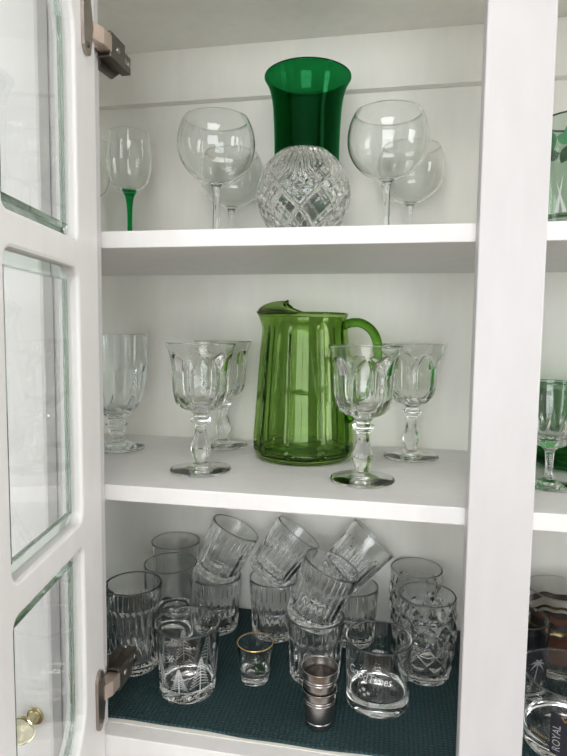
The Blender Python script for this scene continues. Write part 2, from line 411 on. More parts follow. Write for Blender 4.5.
# -- hinges (parts of the open door)
def hinge(z, s0):
    ux, uy = Vector((math.cos(A), -math.sin(A), 0)), Vector((math.sin(A), math.cos(A), 0))   # along the door, and off its inner face
    H3 = Vector((hx, hy, 0))
    def P(s, d, zz): return H3+ux*s+uy*d+Vector((0, 0, zz))
    # flange screwed to the inner face, rounded ends, with two screws
    prof = []
    for k in range(9):
        a = PI*k/8; prof.append((s0+.0095*math.cos(a), z+.022+.0095*math.sin(a)))
    prof += [(s0-.012, z+.014), (s0-.0160, z), (s0-.012, z-.014)]
    for k in range(9):
        a = PI+PI*k/8; prof.append((s0+.0095*math.cos(a), z-.022+.0095*math.sin(a)))
    prof += [(s0+.0095, z-.012), (s0+.0095, z+.012)]
    n = len(prof)
    V = [P(s, .0003, q) for s, q in prof]+[P(s, .0032, q) for s, q in prof]
    F = [tuple(range(n)), tuple(range(2*n-1, n-1, -1))]+[(j, (j+1) % n, n+(j+1) % n, n+j) for j in range(n)]
    b = bmesh.new(); me = bpy.data.meshes.new('t'); me.from_pydata(V, [], F); b.from_mesh(me); bpy.data.meshes.remove(me)
    obj_bm('hinge_flange', b, NICKEL, door)
    for q in (z+.022, z-.022):
        Vs = [P(s0+.0032*math.cos(2*PI*j/12), .0033, q+.0032*math.sin(2*PI*j/12)) for j in range(12)]+[P(s0+.0022*math.cos(2*PI*j/12), .0044, q+.0022*math.sin(2*PI*j/12)) for j in range(12)]
        Fs = [(j, (j+1) % 12, 12+(j+1) % 12, 12+j) for j in range(12)]+[tuple(range(12, 24))]
        obj('hinge_screw', Vs, Fs, NICKELD, door, True)
    # link folding out of the cup, its metal lightened to look lit
    prof = [(.0135, -.0335), (.0192, -.0195), (.0192, -.0040), (.0062, -.0040), (.0062, -.0180), (.0110, -.0310)]
    n = len(prof)
    V = [(x, y, z-.0080) for x, y in prof]+[(x, y, z+.0080) for x, y in prof]
    F = [tuple(range(n))[::-1], tuple(range(n, 2*n))]+[(j, (j+1) % n, n+(j+1) % n, n+j) for j in range(n)]
    b = bmesh.new(); me = bpy.data.meshes.new('t'); me.from_pydata(V, [], F); b.from_mesh(me); bpy.data.meshes.remove(me)
    bmesh.ops.bevel(b, geom=b.edges[:], offset=.0006, segments=1, affect='EDGES')
    o = obj_bm('hinge_link', b, LINKM, door); o['label'] = 'coppery hinge link, colour lightened as if lit'
    # arm: open channel running back along the frame
    b = bmesh.new()
    y0, y1 = -.006, .046
    for (ya, yb, za, x1) in ((y0, .026, .0125, .0185), (.026, y1, .0088, .0150)):
        add_box(b, x1-.0020, x1, ya, yb, z-za, z+za, .0006)
        add_box(b, .0045, x1-.002, ya, yb, z+za-.0018, z+za, .0004)
        add_box(b, .0045, x1-.002, ya, yb, z-za, z-za+.0018, .0004)
    add_box(b, .0040, .0142, .040, .045, z-.006, z+.006, .001)
    obj_bm('hinge_arm', b, NICKELD, door)
    b = bmesh.new()
    for yy in (.010, .032, .041): bmesh.ops.create_cone(b, cap_ends=True, segments=12, radius1=.0036, radius2=.0028, depth=.0016, matrix=Matrix.Translation((.0188 if yy < .03 else .0153, yy, z)) @ Matrix.Rotation(PI/2, 4, 'Y'))
    obj_bm('hinge_screw', b, NICKEL, door)
    # mounting plate on the frame edge, wider towards the foot
    sgn = -1 if z > .4 else 1
    prof = [(-.002, z-.010*sgn), (.046, z-.004*sgn), (.044, z+.006*sgn), (.024, z+.021*sgn), (-.002, z+.023*sgn)]
    V = [(.0027, a, q) for a, q in prof]+[(.0048, a, q) for a, q in prof]; n = len(prof)
    F = [tuple(range(n)), tuple(range(2*n-1, n-1, -1))]+[(j, (j+1) % n, n+(j+1) % n, n+j) for j in range(n)]
    b = bmesh.new(); me = bpy.data.meshes.new('t'); me.from_pydata(V, [], F); b.from_mesh(me); bpy.data.meshes.remove(me)
    obj_bm('hinge_mount', b, NICKELD, door)
hinge(.7175, .0290); hinge(.0530, .0200)

# ------------------------------------------------------------------ shelf liner
nx, V, F = 120, [], []
MX0, MX1 = XL+.01, XR-.07
for i in range(nx+1):
    x = MX0+(MX1-MX0)*i/nx; yf = .0045+.0012*math.sin(x*23)+.0006*math.sin(x*71)
    for (y, z) in ((yf, .0004), (yf, .0030), (yf+.002, .0034), (.274, .0034), (.276, .0004)): V.append((x, y, z))
for i in range(nx):
    for k in range(4): a = i*5+k; F.append((a, a+5, a+6, a+1))
    a = i*5; F.append((a+4, a+9, a+5, a))
F += [(0, 1, 2, 3, 4), tuple(nx*5+k for k in (4, 3, 2, 1, 0))]
tag(obj('shelf_liner', V, F, WEAVE), 'dark teal ribbed woven liner covering the cabinet bottom', 'shelf liner')
FL = .0036

# ------------------------------------------------------------------ top shelf
def make_balloon(label, loc):
    t = thing('balloon_wine_glass', label, 'wine glass', loc, 'round balloon wine glasses on the top shelf')
    foot = [(0, 0), (.030, 0), (.0315, .0006), (.0312, .0014), (.020, .0028), (.008, .0048), (.0048, .0085)]
    stem = cr([(.0048, .0085), (.0040, .020), (.0038, .045), (.0042, .060), (.0058, .068), (.0085, .0705)], 5)
    bo, bi = [], []
    for k in range(28):
        a = -1.36+(1.36+.60)*k/27; bo.append((.0455*math.cos(a), .1148+(.0450 if a < 0 else .0510)*math.sin(a)))
    for k in range(28):
        a = .60-(1.5708+.60)*k/27; bi.append((max(0, .0443*math.cos(a)) if k < 27 else 0, .1150+(.0436 if a < 0 else .0508)*math.sin(a)))
    lathe(t, [('foot', BALLOON, foot, None), ('stem', BALLOON, stem, None), ('bowl', BALLOON, bo, None), ('bowl', BALLOON, bi, None)], 72)
    return t
g0 = make_balloon('large round wine glass in front, just right of the cut crystal bowl', (.2907, .1160, S1+.0003))
dup(g0, 'large round wine glass in front on the top shelf, between green-stemmed glass and crystal bowl', (.0935, .1043, S1+.0003))
dup(g0, 'smaller-looking round wine glass at the back, behind the right front balloon glass', (.3197, .2280, S1+.0003), scale=.97)
dup(g0, 'round wine glass at the back, mostly hidden behind the left front balloon glass', (.0760, .2300, S1+.0003), scale=.99)

def make_greenstem(label, loc):
    t = thing('green_stem_wine_glass', label, 'wine glass', loc, 'green-stemmed wine glasses')
    foot = [(0, 0), (.026, 0), (.0275, .0006), (.027, .0014), (.016, .003), (.007, .006), (.0042, .012)]
    stem = cr([(.0042, .012), (.0034, .030), (.0033, .050), (.0040, .067), (.0062, .081), (.0095, .0860)], 5)
    bo = cr([(.0095, .0860), (.0185, .0920), (.0260, .1035), (.0295, .1205), (.0297, .1375), (.0280, .1555), (.0270, .1640)], 5)
    bi = cr([(.0262, .1640), (.0271, .1555), (.0288, .1375), (.0286, .1205), (.0250, .1040), (.0170, .0935), (.0080, .0890), (0, .0880)], 5)
    lathe(t, [('foot', STEMGREEN, foot, None), ('stem', STEMGREEN, stem, None), ('bowl', BALLOON, bo, None), ('bowl', BALLOON, bi, None)], 56)
    return t
t = make_greenstem('clear wine glass with a slim green stem at the left end of the top shelf', (-.0575, .1904, S1+.0003))
dup(t, 'green-stemmed wine glass nearly hidden by the door, only a sliver of bowl showing', (-.1330, .2180, S1+.0003))

t = thing('green_vase', 'tall flared emerald green glass vase behind the cut crystal bowl', 'vase', (.1862, .1975, S1+.0003))
vo = cr([(.0385, .003), (.0400, .020), (.0412, .060), (.0418, .110), (.0424, .150), (.0446, .188), (.0490, .209), (.0545, .2205)], 6)
vi = cr([(.0530, .2225), (.0470, .209), (.0424, .188), (.0402, .150), (.0394, .110), (.0388, .060), (.0376, .022), (.034, .010), (0, .009)], 6)
lathe(t, [('base', EMERALD, [(0, .001), (.030, .001), (.032, 0), (.036, 0), (.0385, .003)], None), ('body', EMERALD, vo, None),
          ('lip', EMERALD, [(.0556, .2220), (.0556, .2236), (.0545, .2243), (.0530, .2225)], None), ('body', EMERALD, vi, None)], 80)

t = thing('crystal_rose_bowl', 'round cut crystal bowl with diamond and fan cuts, in front of green vase', 'bowl', (.2003, .0839, S1+.0003))
NB = 7
def cutmod(th, r, z):
    s = th*NB/(2*PI)+.18
    v = (z-.004)/.046
    a, b = abs(frac(s+v)-.5), abs(frac(s-v)-.5)      # big diamond lattice, grooves where a or b ~ .5
    g = .0026*(sst(.41, .5, a)+sst(.41, .5, b))
    a3, b3 = abs(frac(3*(s+v))-.5), abs(frac(3*(s-v))-.5)   # small squares inside every other diamond
    hob = (int(math.floor(s+v))+int(math.floor(s-v))) % 2
    g += (.0014 if hob == 0 else .0004)*(sst(.25, .5, a3)+sst(.25, .5, b3))
    u = abs(frac(s)-.5)*2
    zt = .055+.020*u
    k = sst(zt, zt+.003, z)*(1-sst(.0935, .0950, z))
    fan = abs(frac((frac(s+.5)-.5)*7*(1-.25*(z-.055)/.04))-.5)
    g = g*(1-k)+k*.0030*sst(.12, .5, fan)
    return r-g*sst(.002, .008, z), z
bo = []
for k in range(92):
    a = -1.05+(1.05+1.02)*k/91; bo.append((.0520*math.cos(a), .0485+.0530*math.sin(a)))
bi = []
for k in range(24):
    a = 1.00-(1.00+1.5708)*k/23; bi.append((.0465*math.cos(a) if k < 23 else 0, .0490+.0460*math.sin(a)))
lathe(t, [('base', CRYSTAL, [(0, .0015), (.020, .0015), (.023, 0), (.0250, .0006), bo[0]], None), ('body', CRYSTAL, bo, cutmod),
          ('rim', CRYSTAL, [(.0272, .0945), (.0262, .0950)], None), ('body', CRYSTAL, bi, None)], 280)

# ------------------------------------------------------------------ middle shelf
def make_goblet(label, loc, rz):
    t = thing('pressed_glass_goblet', label, 'goblet', loc, 'panelled glass goblets on the middle shelf', (0, 0, rz))
    n = 6
    foot = [(0, .0016), (.020, .0012), (.033, 0), (.0360, .0004), (.0366, .0016), (.0355, .0030)]+cr([(.0355, .0030), (.024, .0044), (.014, .0060), (.0085, .0086), (.0064, .0105)], 4)
    stem = cr([(.0064, .0105), (.0085, .0150), (.0112, .0230), (.0114, .0290), (.0094, .0370), (.0072, .0450), (.0070, .0520), (.0086, .0560), (.0118, .0585), (.0124, .0610), (.0114, .0630), (.0088, .0650), (.0090, .0680)], 4)
    def smod(th, r, z):
        u = frac(th*n/(2*PI))*2-1; k = sst(.011, .017, z)*(1-sst(.052, .056, z))
        return r*(1-.09*k*(1-u*u)+.03*k), z
    bo = cr([(.0090, .0680), (.0130, .0715), (.0212, .0748), (.0288, .0830), (.0322, .0950), (.0331, .1080), (.0338, .1200), (.0356, .1330), (.0384, .1430), (.0410, .1496)], 9)
    bi = cr([(.0396, .1510), (.0368, .1425), (.0330, .1300), (.0306, .1150), (.0298, .1020), (.0278, .0905), (.0200, .0805), (.0100, .0765), (0, .0752)], 6)
    def bmod(th, r, z):
        u = frac(th*n/(2*PI))*2-1
        zt = .1400-.026*u*u
        k = sst(0, .0035, zt-z)*sst(.074, .084, z)*(1-sst(.80, .97, abs(u)))
        ridge = sst(.86, .98, abs(u))*sst(0, .006, zt+.004-z)*sst(.072, .080, z)
        sc = .0010*math.cos(n*th)*math.exp(-((z-.0775)/.006)**2)
        return r-.0026*k+.0006*ridge+sc, z
    lathe(t, [('foot', PRESSED, foot, None), ('stem', PRESSED, stem, smod), ('bowl', PRESSED, bo, bmod), ('bowl', PRESSED, [(.0413, .1506), (.0408, .1513), (.0396, .1510)], None), ('bowl', PRESSED, bi, None)], 128)
    return t
g0 = make_goblet('panelled clear goblet in front of the green pitcher, lower right', (.2720, .0812, S2+.0003), .2)
dup(g0, 'panelled clear goblet standing at the front, left of the green pitcher', (.0816, .0833, S2+.0003), (0, 0, .5))
dup(g0, 'panelled clear goblet behind the left front goblet, only its right side showing', (.0640, .2300, S2+.0003), (0, 0, .1))
dup(g0, 'panelled clear goblet at the back right, beside the pitcher handle', (.3300, .2172, S2+.0003), (0, 0, .35))

t = thing('footed_glass_goblet', 'heavy short-stemmed clear goblet partly hidden by the door, on the middle shelf', 'goblet', (-.0732, .1754, S2+.0003))
def gmod(th, r, z):
    n = 11; u = frac(th*n/(2*PI))*2-1; zt = .122-.010*u*u
    k = sst(0, .004, zt-z)*sst(.046, .060, z)
    return r-.0038*k*u*u+.0008*k, z
foot = [(0, .002), (.022, .0014), (.035, 0), (.0380, .0008), (.0382, .0026), (.0360, .0040)]+cr([(.0360, .0040), (.022, .0070), (.0125, .0105), (.0095, .0150), (.0092, .0200)], 4)
stem = cr([(.0092, .0200), (.0105, .0235), (.0128, .0255), (.0112, .0280), (.0118, .0300), (.0150, .0330), (.0150, .0350), (.0120, .0375), (.0105, .0410), (.0118, .0445)], 4)
bo = cr([(.0118, .0445), (.0200, .0490), (.0300, .0620), (.0368, .0790), (.0404, .1000), (.0418, .1180), (.0420, .1250), (.0424, .1400), (.0428, .1578)], 9)
bi = cr([(.0412, .1586), (.0402, .1400), (.0394, .1200), (.0376, .1000), (.0336, .0800), (.0262, .0640), (.0150, .0545), (0, .0520)], 6)
lathe(t, [('foot', SMOKEY, foot, None), ('stem', SMOKEY, stem, None), ('bowl', SMOKEY, bo, gmod), ('bowl', SMOKEY, [(.0426, .1586), (.0420, .1589), (.0412, .1586)], None), ('bowl', SMOKEY, bi, None)], 140)

# green pitcher
t = thing('green_pitcher', 'apple green panelled glass pitcher with ice lip and round handle', 'pitcher', (.1890, .1850, S2+.0003)); t.scale = (.985,)*3
def pmod_f(top):
    def pmod(th, r, z):
        n = 10; u = frac((th-.18)*n/(2*PI))*2-1
        k = sst(.006, .020, z)*(1-sst(.165, .180, z))
        return r*(1-.030*(1-abs(u)**2)*sst(.000, .010, z)*(1-sst(.012, .035, z))+.004)-.0034*k*sst(.80, .98, abs(u))+0*top, z
    return pmod
PH = .1915
def spout(th):       # pull of the lip towards the left
    d = (th-PI*.985+PI) % (2*PI)-PI
    return math.exp(-(d/.34)**2)
def pm_out(th, r, z):
    rr, zz = pmod_f(0)(th, r, z); g = spout(th)*sst(.168, .192, z)
    return rr+.0095*g, zz+.0030*g
def pm_in(th, r, z):
    g = spout(th)*sst(.168, .192, z); return r+.0095*g, z+.0030*g
bo = lin([(.0600, .0022), (.0655, .0060), (.0678, .0140)], .003)+cr([(.0678, .0140), (.0672, .030), (.0650, .060), (.0622, .100), (.0592, .140), (.0562, .172), (.0548, .1840), (.0556, .1880)], 9)
bi = cr([(.0536, .1918), (.0516, .1840), (.0526, .172), (.0553, .140), (.0583, .100), (.0611, .060), (.0630, .030), (.0615, .018), (.054, .0125), (0, .0115)], 6)
pit = lathe(t, [('base', PITCHER, [(0, .002), (.050, .002), (.053, 0), (.057, .0004), (.0600, .0022)], None), ('body', PITCHER, bo, pm_out),
          ('rim', PITCHER, [(.0566, .1892), (.0568, .1912), (.0558, .1926), (.0536, .1918)], pm_in), ('body', PITCHER, bi, pm_in)], 160)
# ice lip: the rim folded up and over the spout, ending in a rolled bead
V, F = [], []; NU, NV = 36, 14
edge = []
for s in (0, 1):
    for i in range(NU+1):
        a = -1+2*i/NU; th = PI*.985+a*1.62
        g = spout(th); k = max(0, 1-a*a)
        rim = Vector(((.0556+.0095*g)*math.cos(th), (.0556+.0095*g)*math.sin(th), .1916+.003*g))
        pin = rim.lerp(Vector((-.0210, 0, .1916)), .93*k**.8)
        for j in range(NV+1):
            v = j/NV; p = rim.lerp(pin, v); p.z = rim.z*(1-v)+.1916*v+.0170*k**.9*math.sin(v*PI/2)**.55
            if s == 0 and j == NV and i % 2 == 0 and 4 < i < NU-4: edge.append(p.copy())
            p.z -= .0020*s; V.append(tuple(p))
n1 = (NU+1)*(NV+1)
def gi(s, i, j): return s*n1+i*(NV+1)+j
for i in range(NU):
    for j in range(NV):
        F.append((gi(0, i, j), gi(0, i, j+1), gi(0, i+1, j+1), gi(0, i+1, j))); F.append((gi(1, i, j), gi(1, i+1, j), gi(1, i+1, j+1), gi(1, i, j+1)))
for i in range(NU):
    F.append((gi(0, i, 0), gi(0, i+1, 0), gi(1, i+1, 0), gi(1, i, 0))); F.append((gi(0, i, NV), gi(1, i, NV), gi(1, i+1, NV), gi(0, i+1, NV)))
for j in range(NV):
    F.append((gi(0, 0, j), gi(1, 0, j), gi(1, 0, j+1), gi(0, 0, j+1))); F.append((gi(0, NU, j), gi(0, NU, j+1), gi(1, NU, j+1), gi(1, NU, j)))
b = bmesh.new(); me = bpy.data.meshes.new('t'); me.from_pydata(V, [], F); b.from_mesh(me); bpy.data.meshes.remove(me)
lip = obj_bm('ice_lip', b, PITCHER, t, True)
V, F = tube([e+Vector((0, 0, -.0006)) for e in edge], .0019, 10)
obj('rolled_bead', V, F, PITCHERS, lip, True)
hp = cr([(.0545, 0, .1765), (.066, 0, .1800), (.080, 0, .1790), (.094, 0, .1690), (.1015, 0, .1500), (.1010, 0, .1260), (.093, 0, .100), (.081, 0, .078), (.070, 0, .062), (.0625, 0, .055)], 6)
V, F = tube(hp, .0068, 16, .85)
b = bmesh.new(); me = bpy.data.meshes.new('t'); me.from_pydata([tuple(v) for v in V], [], F); b.from_mesh(me); bpy.data.meshes.remove(me)
o = obj_bm('handle', b, PITCHERS, t, True); o.rotation_euler = (0, 0, -.30)

# ------------------------------------------------------------------ bottom shelf tumblers
def lens(n, rows, depth, stag=.5, twist=0.0):
    """lens-shaped cuts: rows = [(z0, z1)]"""
    def f(th, r, z):
        d = 0
        for k, (a, b) in enumerate(rows):
            if a < z < b:
                v = (z-a)/(b-a)*2-1; u = frac(th*n/(2*PI)+stag*(k % 2)+twist*v)*2-1
                d = max(d, (1-v**4)*(1-u*u)-.12)
        return r-depth*max(0, d), z
    return f
def tumbler(t, h, r0, r1, wall, bt, mat, mod=None, basemod=None, seg=96, prof=None, innermod=None):
    zb = bt
    def rf(z):
        if prof: return prof(z)
        return r0+(r1-r0)*z/h
    base = [(0, .0012), (r0*.62, .0012), (r0*.72, 0), (r0-.0022, 0), (r0-.0006, .0008), (rf(.0025), .0025)]
    bo1 = [(rf(.0025+(zb-.0025)*k/6), .0025+(zb-.0025)*k/6) for k in range(7)]
    n = max(12, int(h/.0016))
    bo2 = [(rf(zb+(h-.0014-zb)*k/n), zb+(h-.0014-zb)*k/n) for k in range(n+1)]
    rw = wall*.42; rim = [(r1-rw+rw*math.cos(a*PI/8), h-rw+rw*math.sin(a*PI/8)) for a in range(9)]
    bi = [(rf(h-.0018-(h-.0018-bt-.004)*k/16)-wall*(.84+.16*min(1, k/5)), h-.0018-(h-.0018-bt-.004)*k/16) for k in range(17)]
    rin = bi[-1][0]
    fl = [(rin-.0012, bt+.0016), (rin-.004, bt+.0003), (rin*.6, bt-.0006), (0, bt-.0008)]
    lathe(t, [('base', mat, base, None), ('base', mat, bo1, basemod), ('body', mat, bo2, mod), ('rim', RIMG if mat is CLEAR else mat, rim, None), ('body', mat, bi, innermod), ('base', mat, fl, None)], seg)
    return rf
# tall cut tumbler by the lower hinge
t = thing('tall_cut_tumbler', 'tall clear tumbler with slanted lens cuts, behind the lower hinge', 'tumbler', (-.0154, .1014, FL))
tumbler(t, .1086, .0312, .0360, .0032, .012, CLEAR, lens(26, [(.012, .044), (.028, .060), (.044, .086)], .0032, .5, .16), lambda th, r, z: (r-.0007*abs(math.sin(18*th)), z), 144)

# tumbler with moulded fir trees
tx, ty = .0704, .0675
t = thing('fir_tree_tumbler', 'front tumbler with etched fir trees and snowflake, rough stippled base', 'tumbler', (tx, ty, FL))
def stip(th, r, z):
    k = sst(.003, .006, z)*(1-sst(.0125, .0138, z))
    return r+.0009*k*(math.sin(37*th+900*z)*math.sin(23*th-1300*z+1)), z
rf = tumbler(t, .0840, .0322, .0385, .0022, .014, CLEAR, None, stip, 160)
def fir(th0, z0, h, wd):
    V, F = [], []
    def strip(u0, v0, u1, v1, w0, w1):
        d = Vector((u1-u0, v1-v0)); nn = Vector((-d.y, d.x)).normalized()
        b = len(V)
        for (u, v, ww) in ((u0, v0, w0), (u1, v1, w1)):
            V.append((u+nn.x*ww, v+nn.y*ww)); V.append((u-nn.x*ww, v-nn.y*ww))
        F.append((b, b+1, b+3, b+2))
    strip(0, 0, 0, h, .0007, .0003)
    nb = 9
    for k in range(nb):
        v = h*.10+h*.82*k/nb; l = wd*(1-k/nb)+.0015
        for s in (-1, 1):
            strip(0, v+.004, s*l, v-.001, .0006, .0003)
            strip(s*l*.5, v+.0014, s*l*.9, v+.0032, .0003, .0002)
            strip(s*l*.3, v+.0024, s*l*.6, v+.0045, .0003, .0002)
    return wrap(V, rf, th0, z0), F
fc = facecam(tx, ty)
for k, (da, z0, h, wd) in enumerate(((.42, .017, .042, .0115), (-.30, .016, .030, .009), (-1.05, .017, .044, .011), (1.35, .017, .038, .010), (2.3, .017, .042, .011), (3.3, .017, .040, .011), (-2.1, .017, .042, .011))):
    V, F = fir(fc+da, z0, h, wd); obj('etched_fir_tree', V, F, FROST, t)
def flake(th0, z0, R_):
    V, F = [], []
    for k in range(6):
        a = PI*k/6*2
        for (q0, q1, off) in ((0, R_, 0), (.5*R_, .8*R_, .7), (.5*R_, .8*R_, -.7)):
            u0, v0 = q0*math.cos(a), q0*math.sin(a); u1, v1 = u0+(q1-q0)*math.cos(a+off), v0+(q1-q0)*math.sin(a+off)
            d = Vector((u1-u0, v1-v0)).normalized()*.0003; b = len(V)
            V.extend([(u0-d.y, v0+d.x), (u0+d.y, v0-d.x), (u1+d.y, v1-d.x), (u1-d.y, v1+d.x)]); F.append((b, b+1, b+2, b+3))
    return wrap(V, rf, th0, z0), F
for da, z0, q in ((2.45, .070, .006), (-.55, .058, .005), (.95, .064, .004), (-1.6, .066, .005)):
    V, F = flake(fc+da, z0, q); obj('etched_snowflake', V, F, FROST, t)
# three raised ridges / garland between the trees
V, F = [], []
for k in range(40):
    u = -.020+.030*k/39; v = .0007*math.sin(k*.8)+.16*(u+.02)
    V.extend([(u, v), (u, v+.0012)])
    if k: b = 2*k; F.append((b-2, b, b+1, b-1))
obj('etched_snow_line', wrap(V, rf, fc, .030), F, FROST, t)

# plain tumblers at the back left
def make_plain(label, loc, h):
    t = thing('plain_tumbler', label, 'tumbler', loc, 'plain tumblers at the back left')
    tumbler(t, h, .0310, .0362, .0020, .010, CLEAR, None, None, 80); return t
t = make_plain('plain clear tumbler at the back left, the nearer of two', (.0067, .1720, FL), .1085)
make_plain('plain clear tumbler farthest back on the left, against the back panel', (-.0131, .2425, FL), .1125)

# stacked cut rocks glasses: four standing, four tipped into them
H_S = .0775
def make_rocks(label, loc):
    # wall thick enough for the cuts
    t = thing('cut_rocks_glass', label, 'tumbler', loc, 'cut rocks glasses stacked in pairs')
    tumbler(t, H_S, .0312, .0362, .0030, .0105, CLEAR, lens(22, [(.0105, .056)], .0034), lambda th, r, z: (r-.0011*abs(math.sin(8*th))*sst(.003, .006, z), z), 128)
    return t
g0 = make_rocks('standing cut rocks glass directly behind the steel shot cups', (.2160, .1290, FL))
dup(g0, 'standing cut rocks glass behind the fir tree tumbler, holding a tipped glass', (.0596, .2150, FL), (0, 0, .2))
dup(g0, 'standing cut rocks glass behind the gold-rimmed shot glass', (.1461, .2150, FL), (0, 0, .1)).scale = (1, 1, 1.07)
dup(g0, 'standing rocks glass at the back, behind the etched lowball glass', (.2560, .2230, FL), (0, 0, .3))
def tilt(ax, ay): return (ax, ay, 0)
dup(g0, 'tipped cut rocks glass resting in the standing glass behind the steel cups', (.2083, .1290, .0752), tilt(0, math.radians(21)))
dup(g0, 'tipped rocks glass, leftmost of the tipped ones, leaning right', (.0555, .2130, .0820), tilt(-.10, math.radians(25)))
dup(g0, 'tipped rocks glass at the back centre, leaning right above the gold-rimmed shot glass', (.1360, .2100, .0890), tilt(-.16, math.radians(35)))
dup(g0, 'tipped rocks glass, rightmost and most slanted, nearly touching the shelf above', (.2340, .2180, .0915), tilt(-.20, math.radians(42)))

# diamond tumblers
def make_diamond(label, loc):
    t = thing('diamond_cut_tumbler', label, 'tumbler', loc, 'diamond-cut tumblers')
    n = 10
    def prof(z):
        z = z/.1045
        return .0292+.0075*math.sin(min(1, z/.62)*PI/2)-.0012*sst(.62, 1, z)
    def dmod(th, r, z):
        s = th*n/(2*PI); v = (z-.014)/.0265
        a, b = abs(frac(s+v)-.5), abs(frac(s-v)-.5)
        k = sst(.012, .016, z)*(1-sst(.0845, .0885, z))
        return r+k*(.0030*(1-2*max(a, b))-.0016), z
    tumbler(t, .1045, .0292, .0355, .0026, .011, CLEAR, dmod, lambda th, r, z: (r-.0008*abs(math.sin(10*th))*sst(.003, .006, z), z), 200, prof)
    return t
g0 = make_diamond('tall diamond-cut tumbler in front at the right of the bottom shelf', (.3530, .1574, FL))
dup(g0, 'diamond-cut tumbler behind the other one, against the back panel', (.3435, .2375, FL), (0, 0, .2))

# shot glass
sx, sy = .1454, .1011
t = thing('gold_rim_shot_glass', 'small shot glass with gold rim and dark green sprig print', 'shot glass', (sx, sy, FL))
rf = tumbler(t, .0490, .0165, .0225, .0016, .014, CLEAR, None, None, 64)
V, F = [], []
for j in range(64):
    th = 2*PI*j/64
    for (r, z) in ((.02260, .0478), (.02280, .0489), (.0222, .0494), (.0213, .0489)): V.append((r*math.cos(th), r*math.sin(th), z))
for j in range(64):
    k = (j+1) % 64
    for q in range(3): F.append((j*4+q, k*4+q, k*4+q+1, j*4+q+1))
o = obj('gold_rim', V, F, GOLD, t, True); o['label'] = 'thin gold band round the rim'
fc = facecam(sx, sy); V, F = [], []
for k in range(80):
    a = random.uniform(0, 2*PI); q = random.uniform(.0005, .0072); u0, v0 = q*math.cos(a), q*math.sin(a)*.9; b_ = random.uniform(0, 2*PI)
    l, wd = random.uniform(.0026, .0044), random.uniform(.0010, .0017)
    d = Vector((math.cos(b_), math.sin(b_))); nn = Vector((-d.y, d.x)); b = len(V)
    V.extend([(u0, v0), (u0+d.x*l*.5+nn.x*wd, v0+d.y*l*.5+nn.y*wd), (u0+d.x*l, v0+d.y*l), (u0+d.x*l*.5-nn.x*wd, v0+d.y*l*.5-nn.y*wd)]); F.append((b, b+1, b+2, b+3))
obj('printed_sprig', wrap(V, rf, fc+.22, .0265, .0002), F, SPRIG, t)

# two nested steel shot cups
def make_cup(label, loc, h, prof):
    t = thing('steel_shot_cup', label, 'shot cup', loc, 'nested steel shot cups')
    def rf(z):
        for (z0, r0), (z1, r1) in zip(prof, prof[1:]):
            if z <= z1: return r0+(r1-r0)*(z-z0)/(z1-z0)
        return prof[-1][1]
    def ring(z0): return [(rf(z0-.0014), z0-.0014), (rf(z0-.0010), z0-.0010), (rf(z0)-.0005, z0-.0005), (rf(z0)-.0005, z0+.0003), (rf(z0+.0008), z0+.0008), (rf(z0+.0012), z0+.0012)]
    out = [(rf(.0015), .0015), (rf(.0024), .0024)]+ring(.0080)+ring(h-.0125)+ring(h-.0095)+[(rf(h-.0022), h-.0022), (rf(h-.0015), h-.0015)]
    ro = rf(h)
    lathe(t, [('bottom', STEEL, [(0, .0008), (prof[0][1]-.002, .0008), (prof[0][1]-.0015, 0), (prof[0][1]-.0004, .0002), (rf(.0012), .0012), (rf(.0015), .0015)], None), ('wall', STEEL, out, None),
              ('rim', STEEL, cr([(rf(h-.0015), h-.0015), (ro+.0003, h-.0009), (ro+.0003, h-.0002), (ro-.0002, h), (ro-.0007, h-.0005)], 3), None),
              ('wall', STEEL, [(ro-.0008, h-.001), (rf(h-.008)-.0008, h-.008), (rf(h-.009)-.0013, h-.009), (rf(h-.0105)-.0008, h-.0105), (rf(h-.012)-.0013, h-.012), (rf(.009)-.0008, .009), (prof[0][1]-.0008, .0022)], None), ('bottom', STEEL, [(0, .0018)], None)], 64)
    return t
make_cup('lower steel shot cup standing on the teal liner, another nested in it', (.2329, .0394, FL), .0420, [(0, .0154), (.042, .0190)])
make_cup('upper steel shot cup nested in the lower one, open top visible', (.2329, .0394, FL+.0255), .0400, [(0, .0138), (.0165, .0176), (.0400, .0201)])

# etched lowball
lx, ly = .2949, .0923
t = thing('etched_lowball_glass', 'smooth thick-based lowball glass with white etched lettering', 'tumbler', (lx, ly, FL))
rf = tumbler(t, .0775, .0358, .0380, .0022, .0165, CLEAR, None, None, 96)
V, F = text_tris('GoodTimes', .0120, .35)
o = obj('etched_lettering', wrap([(v[0]*.92, v[1]*1.25-.12*v[0]) for v in V], rf, facecam(lx, ly)-.30, .0475), F, FROSTW, t); o['label'] = 'white etched lettering'
V, F = [], []
for (du, dv, rr_) in ((0, 0, .0030), (.0055, -.0035, .0026), (.001, -.006, .0024), (-.0045, -.0035, .0022)):
    b = len(V); V.append((du, dv))
    for k in range(10):
        a = 2*PI*k/10; q = rr_*(1 if k % 2 else .5); V.append((du+q*math.cos(a), dv+q*math.sin(a)))
    for k in range(10): F.append((b, b+1+k, b+1+(k+1) % 10))
obj('etched_flowers', wrap(V, rf, facecam(lx, ly)-.42, .0330), F, FROST, t)

